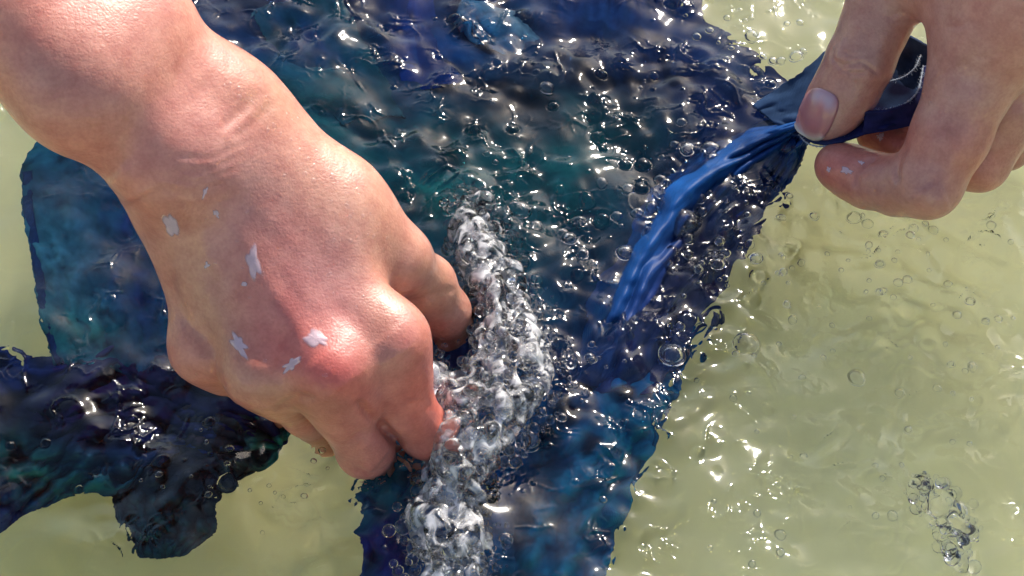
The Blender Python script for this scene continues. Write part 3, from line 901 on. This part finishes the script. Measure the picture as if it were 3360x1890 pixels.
def fray(parent, line, dz):
    """pale frayed hem: a thin cord with loose fibres"""
    ln = resample(line, 80); V = []; Fc = []
    P = at(ln[:, 0], ln[:, 1], ln[:, 2] / 100 + dz)
    T = np.gradient(P, axis=0); T /= np.linalg.norm(T, axis=1)[:, None]
    side = np.cross(T, -FWD); side /= np.linalg.norm(side, axis=1)[:, None]
    for i in range(80):
        r = 0.00028 + 0.00010 * math.sin(i * 1.7)
        for a in range(6):
            an = a * math.pi / 3
            V.append(P[i] + r * (math.cos(an) * side[i] + math.sin(an) * -FWD))
    for i in range(79):
        for a in range(6):
            Fc.append([i * 6 + a, i * 6 + (a + 1) % 6, (i + 1) * 6 + (a + 1) % 6, (i + 1) * 6 + a])
    for _ in range(60):
        i = random.randrange(80); b = len(V); L = random.uniform(.0004, .0012); d = side[i] * random.choice((-1, 1)) + T[i] * random.uniform(-1, 1) - FWD * random.uniform(-.3, .6)
        w_ = T[i] * .00009
        V += [P[i] - w_, P[i] + w_, P[i] + d * L + w_ * .4, P[i] + d * L - w_ * .4]; Fc.append([b, b + 1, b + 2, b + 3])
    return link('frayed_edge', new_mesh('frayed_edge', np.array(V), Fc, M_FRAY), parent)


fray(flap, [(2840, 365, 2.6), (2900, 362, 2.7), (2960, 345, 2.9), (3010, 300, 3.1), (3030, 215, 3.2)], 0.0)
fray(flap, [(2905, 270, 2.7), (2960, 255, 2.8), (3000, 225, 3.0), (3022, 180, 3.1)], 0.0)
fray(flap, [(2620, 440, 1.0), (2650, 470, 1.1), (2700, 480, 1.3), (2780, 455, 1.6), (2850, 425, 1.9)], 0.001)


# inner fold of the corner: a curved lip under the upper fray
def z_lip(px, py, U, V, n1, n2):
    return (2.75 + .35 * V - .8 * U + .02 * n1) / 100


cloth('fold', [(2840, 365), (2900, 362), (2960, 345), (3010, 300), (3035, 215)], [(2830, 440), (2900, 430), (2990, 410), (3050, 380), (3080, 300)], 24, 40, z_lip,
      (0.018, 0.020, 0.060), [(2950, 400, 120, 40, -10, (0.020, .020, .075), .8)], None, mat=M_WETCLOTH, air=True, ragged=1, parent=flap, lam=(.5, .3))


# ------------------------------------------------------------------ pale lilac flecks and droplets on the skin
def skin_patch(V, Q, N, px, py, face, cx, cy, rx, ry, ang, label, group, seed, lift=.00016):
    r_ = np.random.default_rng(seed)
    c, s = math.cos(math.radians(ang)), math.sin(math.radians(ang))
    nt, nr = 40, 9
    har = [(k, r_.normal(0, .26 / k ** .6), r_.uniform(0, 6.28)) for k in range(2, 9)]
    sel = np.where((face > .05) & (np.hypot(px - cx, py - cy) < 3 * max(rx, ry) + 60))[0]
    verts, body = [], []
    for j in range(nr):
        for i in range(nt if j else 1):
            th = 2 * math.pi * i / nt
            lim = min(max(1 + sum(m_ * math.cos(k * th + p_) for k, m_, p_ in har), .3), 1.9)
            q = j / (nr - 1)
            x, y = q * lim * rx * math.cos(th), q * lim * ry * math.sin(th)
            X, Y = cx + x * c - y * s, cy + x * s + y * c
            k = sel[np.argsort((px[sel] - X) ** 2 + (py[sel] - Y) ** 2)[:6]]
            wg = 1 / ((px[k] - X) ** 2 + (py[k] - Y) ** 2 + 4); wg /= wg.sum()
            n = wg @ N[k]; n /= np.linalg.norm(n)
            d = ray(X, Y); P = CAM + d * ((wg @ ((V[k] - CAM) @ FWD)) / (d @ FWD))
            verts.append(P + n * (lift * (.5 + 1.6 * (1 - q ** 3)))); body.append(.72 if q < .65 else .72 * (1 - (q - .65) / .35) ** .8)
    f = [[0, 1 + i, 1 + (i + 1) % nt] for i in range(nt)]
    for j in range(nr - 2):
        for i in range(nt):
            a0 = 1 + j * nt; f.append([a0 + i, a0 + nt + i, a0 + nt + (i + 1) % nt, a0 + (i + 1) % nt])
    me = new_mesh('pale_fleck', np.array(verts), f, M_FLECK)
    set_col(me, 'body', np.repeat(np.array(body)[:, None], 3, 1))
    o = link('pale_fleck', me)
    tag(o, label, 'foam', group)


FL = (fV, fQ, fN, fpx, fpy, fface); GF = 'pale flecks on the fist'
skin_patch(*FL, 562, 738, 24, 46, -25, 'pale fleck near the wrist, on the little finger side of the fist', GF, 1)
skin_patch(*FL, 832, 862, 24, 58, -8, 'upright pale fleck in the middle of the hand back', GF, 2)
skin_patch(*FL, 785, 1132, 22, 44, -28, 'oval pale fleck on the ring finger tendon', GF, 33)
skin_patch(*FL, 1036, 1112, 46, 26, 25, 'largest pale fleck above the reddest knuckle', GF, 24)
skin_patch(*FL, 958, 1196, 38, 17, -40, 'ragged pale fleck just left of the reddest knuckle', GF, 25)
skin_patch(*FL, 680, 870, 10, 10, 0, 'tiny pale fleck between the two larger flecks on the hand back', GF, 6)
skin_patch(*FL, 802, 932, 12, 9, 0, 'tiny pale fleck just below the upright fleck', GF, 7)
skin_patch(*FL, 672, 630, 9, 16, 20, 'tiny pale fleck by the wrist creases', GF, 8)
skin_patch(*FL, 710, 700, 9, 16, -20, 'small pale fleck just below the wrist creases', GF, 9)
PL = (pV, pQ, pN, ppx, ppy, pface); GP = 'pale flecks on the pinching fingers'
skin_patch(*PL, 2778, 560, 22, 12, 20, 'pale fleck on the reddened fingertip', GP, 11)
skin_patch(*PL, 2720, 556, 8, 10, 0, 'tiny pale fleck at the very tip of the curled finger', GP, 12)
skin_patch(*PL, 2826, 534, 9, 8, 0, 'tiny pale fleck beside the fingertip crease', GP, 13)
skin_patch(*PL, 2889, 448, 14, 13, 0, 'round pale fleck on the finger behind the pinch', GP, 14)

# ------------------------------------------------------------------ splash: churned column of water
SPL = [(1530, 660, 0.3, 55), (1570, 760, 0.7, 75), (1610, 900, 0.9, 85), (1670, 1040, 1.0, 115), (1670, 1150, 1.1, 150), (1615, 1270, 1.2, 170), (1565, 1390, 1.1, 140), (1515, 1510, .9, 115), (1470, 1640, .7, 100), (1470, 1760, .6, 135), (1490, 1880, .5, 135), (1500, 2010, .3, 90)]


def make_splash(path, nst, nlump, nthrow, nfoam, mat, lab1, lab2):
    ln = resample(path, 200)
    balls = []
    def strand(i0, i1, off, amp, ph, turn, r0, zc):
        prev = None
        for i in range(i0, i1, 3):
            p = ln[i]; f_ = (i - i0) / max(i1 - i0, 1)
            o_ = (off + amp * math.sin(ph + turn * f_ * 6.28)) * p[3]
            z_ = max(.05, p[2] * (1 - .7 * (o_ / p[3]) ** 2) * zc + .35 * math.cos(ph + turn * f_ * 6.28))
            q = J(p[0] + o_ + random.gauss(0, 4), p[1] + .25 * o_ + random.gauss(0, 4), z_, r0 * (.35 + .65 * math.sin(math.pi * min(max(f_, .04), .96))) * random.uniform(.75, 1.2))
            if prev: balls.append((prev, q))
            prev = q
    for k in range(nst):
        i0 = random.randrange(0, 165); L = random.randrange(18, 60)
        strand(i0, min(199, i0 + L), random.uniform(-.7, .7), random.uniform(.1, .5), random.uniform(0, 6.28), random.uniform(-1.6, 1.6), random.choice((9, 12, 16, 22, 28)), random.uniform(.5, 1.15))
    for _ in range(nlump):                     # rounded lumps and drops
        i = random.randrange(200); p = ln[i]; a = random.uniform(0, 6.28); q = math.sqrt(random.random()) * p[3] * .95
        b = J(p[0] + q * math.cos(a), p[1] + q * math.sin(a), p[2] * (1 - .6 * (q / p[3]) ** 2) * random.uniform(.5, 1.2), random.choice((9, 12, 16, 20, 26, 34)) * random.uniform(.8, 1.1))
        balls.append((b, b))
    for _ in range(nthrow):                      # water thrown up against the knuckles
        y = random.uniform(1180, 1560); x = 1482 + 24 * math.sin(y / 40) - (40 if y < 1270 else 0)
        b = J(x + random.gauss(0, 24), y, 1.5 * random.uniform(.5, 1.25), random.uniform(10, 28)); c_ = J(x + random.gauss(0, 30), y + random.uniform(10, 60), 1.2 * random.uniform(.5, 1.25), random.uniform(8, 20))
        balls.append((b, c_))
    P = np.array([q[0] for b in balls for q in b])
    S = SDF(P.min(0) - .008, P.max(0) + .008, .0007); F = S.empty()
    for a_, b_ in balls: S.cone(F, a_[0], b_[0] + 1e-5, a_[1], b_[1], .0020)
    V, Q = surface_nets(F, S.lo, .0007)
    V = laplace(V, Q, 2)
    o = link('splash', new_mesh('splash', V, Q, mat))
    tag(o, lab1, 'splash', kind='stuff')
    # foam: the fine bubbles riding on it, past counting
    ico_v, ico_f = ico(1)
    vs, fs = [], []; base = 0
    for _ in range(nfoam):
        p = ln[random.randrange(200)]
        a = random.uniform(0, 6.28); q = math.sqrt(random.random()) * p[3] * 1.45
        c, r = J(p[0] + q * math.cos(a), p[1] + q * math.sin(a), max(.05, p[2] * 1.25 * (1 - .75 * (q / p[3]) ** 2)) + random.uniform(-.1, .2), random.choice((5, 6, 7, 8, 10, 12, 15, 19, 24)) * random.uniform(.8, 1.2))
        vs.append(ico_v * r + c); fs.append(ico_f + base); base += len(ico_v)
    o2 = link('fine_foam', new_mesh('fine_foam', np.vstack(vs), np.vstack(fs), M_FILM))
    tag(o2, lab2, 'foam', kind='stuff')


def ico(sub):
    import bmesh
    bm = bmesh.new(); bmesh.ops.create_icosphere(bm, subdivisions=sub + 1, radius=1)
    v = np.array([x.co[:] for x in bm.verts]); f = np.array([[x.index for x in p.verts] for p in bm.faces]); bm.free()
    return v, f


make_splash(SPL, 76, 180, 70, 1500, M_FROTH, 'silvery churned splash of water running down beside the fist', 'fine foam bubbles riding on the silvery splash')
make_splash([(3010, 1575, .15, 25), (3070, 1640, .3, 55), (3120, 1710, .35, 70), (3150, 1800, .25, 50), (3170, 1860, .15, 30)], 5, 34, 0, 110, M_FILM,
            'small clear swirl of splashing water in the lower right corner', 'few fine bubbles on the small swirl at lower right')


# ------------------------------------------------------------------ single bubbles: a dome of water film, outer and inner skin
def bubble_mesh(th):
    n, m = 20, 9
    V, Fc = [], []
    for sgn, R in ((1, 1.0), (-1, 1.0 - th)):
        b0 = len(V)
        for j in range(m):
            a = math.radians(100) * (j + .0) / (m - 1)
            for i in range(n):
                p = 2 * math.pi * i / n
                V.append((R * math.sin(a) * math.cos(p), R * math.sin(a) * math.sin(p), R * math.cos(a)))
        for j in range(m - 1):
            for i in range(n):
                q = [b0 + j * n + i, b0 + (j + 1) * n + i, b0 + (j + 1) * n + (i + 1) % n, b0 + j * n + (i + 1) % n]
                Fc.append(q if sgn > 0 else q[::-1])
    b1 = n * m
    for i in range(n):
        Fc.append([(m - 1) * n + i, b1 + (m - 1) * n + i, b1 + (m - 1) * n + (i + 1) % n, (m - 1) * n + (i + 1) % n])
    import bmesh
    ph = [random.uniform(0, 6.28) for _ in range(4)]
    V = [(x * (1 + .07 * math.sin(2 * math.atan2(y, x) + ph[0]) + .04 * math.sin(3 * math.atan2(y, x) + ph[1])), y * (1 + .06 * math.sin(2 * math.atan2(y, x) + ph[2]) + .03 * math.sin(4 * math.atan2(y, x) + ph[3])), z) for x, y, z in V]
    me = new_mesh('bubble', V, Fc, M_FILM)
    bm = bmesh.new(); bm.from_mesh(me); bmesh.ops.remove_doubles(bm, verts=bm.verts, dist=1e-5); bm.to_mesh(me); bm.free()
    me.shade_smooth()
    return me


BM = [bubble_mesh(th_) for th_ in (.14, .18, .24, .30, .36)]


def bubble(px, py, rpx, label, group, zc=None, flat=.8):
    p = at(np.array(float(px)), np.array(float(py)), np.array(0.0))
    if zc is None:
        z = float(water_z(p)) - .15 * rpx * PXM
    else:
        z = zc / 100
    p = at(np.array(float(px)), np.array(float(py)), np.array(z))
    o = link('bubble', random.choice(BM))
    r = rpx * float(pscale(p))
    o.location = p; o.scale = (r * random.uniform(.88, 1.12), r * random.uniform(.88, 1.12), r * flat); o.rotation_euler = (random.uniform(-.15, .15), random.uniform(-.15, .15), random.uniform(0, 6.28))
    tag(o, label, 'bubble', group)


KEY = [(2228, 735, 82, 'largest clear bubble dome, over the tent fold of blue cloth'), (2450, 1130, 42, 'big bubble on the pale water just right of the cloth edge'), (2205, 1165, 48, 'big bubble at the right edge of the cloth strip'),
       (1700, 690, 44, 'round bubble above the top of the splash'), (1740, 1445, 42, 'round bubble at the right side of the splash'), (1660, 1768, 24, 'lone bubble beside the foot of the splash'),
       (2802, 715, 27, 'left bubble of the pair below the curled finger'), (2846, 735, 22, 'right bubble of the pair below the curled finger'), (2330, 490, 32, 'bubble on the bright blue ridge of the tent fold'),
       (3020, 1370, 0, ''), (3090, 1590, 24, 'shiny bubble on the pale water at lower right'), (3145, 1672, 38, 'larger shiny bubble just below the lower right one'), (2560, 1755, 20, 'dark ringed bubble near the bottom edge'),
       (2400, 1610, 0, ''), (2465, 120, 26, 'bubble near the top edge, above the heap corner'), (2612, 185, 26, 'bubble just left of the pinching thumb'), (2050, 830, 30, 'bubble between the heap and the big dome'),
       (2810, 1240, 34, 'oval bubble in the middle of the pale water')]
for px, py, r, lab in KEY:
    if r: bubble(px, py, r, lab, None, flat=.7)
BUB = [('small round bubble on the pale water right of the cloth', 'bubbles on the pale water', 110, [(2620, 900, 230, 190), (2900, 1150, 280, 220), (2800, 800, 200, 100), (2750, 1500, 350, 200), (3200, 1000, 130, 250)], (8, 20)),
       ('small round bubble above the tent fold and heap', 'bubbles over the heap', 90, [(2230, 740, 70, 80), (2250, 800, 80, 90), (2250, 820, 160, 140), (2150, 650, 160, 120), (1900, 380, 260, 130), (2350, 560, 130, 60), (1750, 700, 120, 150)], (8, 30)),
       ('small round bubble beside the silvery splash', 'bubbles beside the splash', 55, [(1800, 1180, 90, 60), (1780, 1320, 60, 100), (1640, 1500, 40, 80), (1900, 1150, 90, 40)], (8, 20)),
       ('small round bubble in the brownish ripples below the fist', 'bubbles below the fist', 20, [(620, 1570, 130, 80), (900, 1550, 120, 80)], (7, 16)),
       ('small round bubble on the pale water near the top edge', 'bubbles near the top edge', 20, [(2480, 120, 110, 70), (2380, 60, 80, 50)], (8, 18))]
for lab, grp, cnt, cl, (r0, r1) in BUB:
    for _ in range(cnt):
        cx, cy, sx, sy = random.choice(cl)
        bubble(random.gauss(cx, sx), random.gauss(cy, sy), r0 + (r1 - r0) * random.random() ** 2, lab, grp)


# ------------------------------------------------------------------ water beads on the skin
def bead_mesh():
    n, m = 14, 6
    V = [(math.sin(a) * math.cos(2 * math.pi * i / n), math.sin(a) * math.sin(2 * math.pi * i / n), math.cos(a)) for a in [math.radians(95) * j / (m - 1) for j in range(m)] for i in range(n)]
    Fc = [[j * n + i, (j + 1) * n + i, (j + 1) * n + (i + 1) % n, j * n + (i + 1) % n] for j in range(m - 1) for i in range(n)]
    return new_mesh('water_bead', V, Fc, M_BEAD)


BEAD = bead_mesh()


def bead(V, N, px, py, face, X, Y, r, label, group):
    sel = np.where((face > .1) & (np.hypot(px - X, py - Y) < 30))[0]
    if not len(sel): return
    k = sel[np.argmin((px[sel] - X) ** 2 + (py[sel] - Y) ** 2)]
    o = link('water_bead', BEAD); n = Vector(N[k])
    o.location = V[k] - N[k] * r * PXM * .15
    o.rotation_euler = n.to_track_quat('Z', 'Y').to_euler()
    o.scale = (r * PXM * random.uniform(.8, 1.3), r * PXM * random.uniform(.8, 1.3), r * PXM * .45)
    tag(o, label, 'droplet', group)


for _ in range(46):
    t_ = random.random()
    bead(fV, fN, fpx, fpy, fface, 720 + 520 * t_ + random.gauss(0, 45), 280 + 500 * t_ ** 1.2 + random.gauss(0, 45), random.uniform(4, 11), 'tiny water bead on the sunlit thumb side of the wrist', 'water beads on the wrist')
for _ in range(26):
    bead(fV, fN, fpx, fpy, fface, random.uniform(560, 1300), random.uniform(650, 1250), random.uniform(3, 8), 'tiny water bead on the back of the fist', 'water beads on the fist')
bead(pV, pN, ppx, ppy, pface, 3052, 340, 9, 'water bead on the side of the pinching index finger', None)
bead(pV, pN, ppx, ppy, pface, 2878, 676, 15, 'water bead hanging at the lower edge of the curled finger', None)
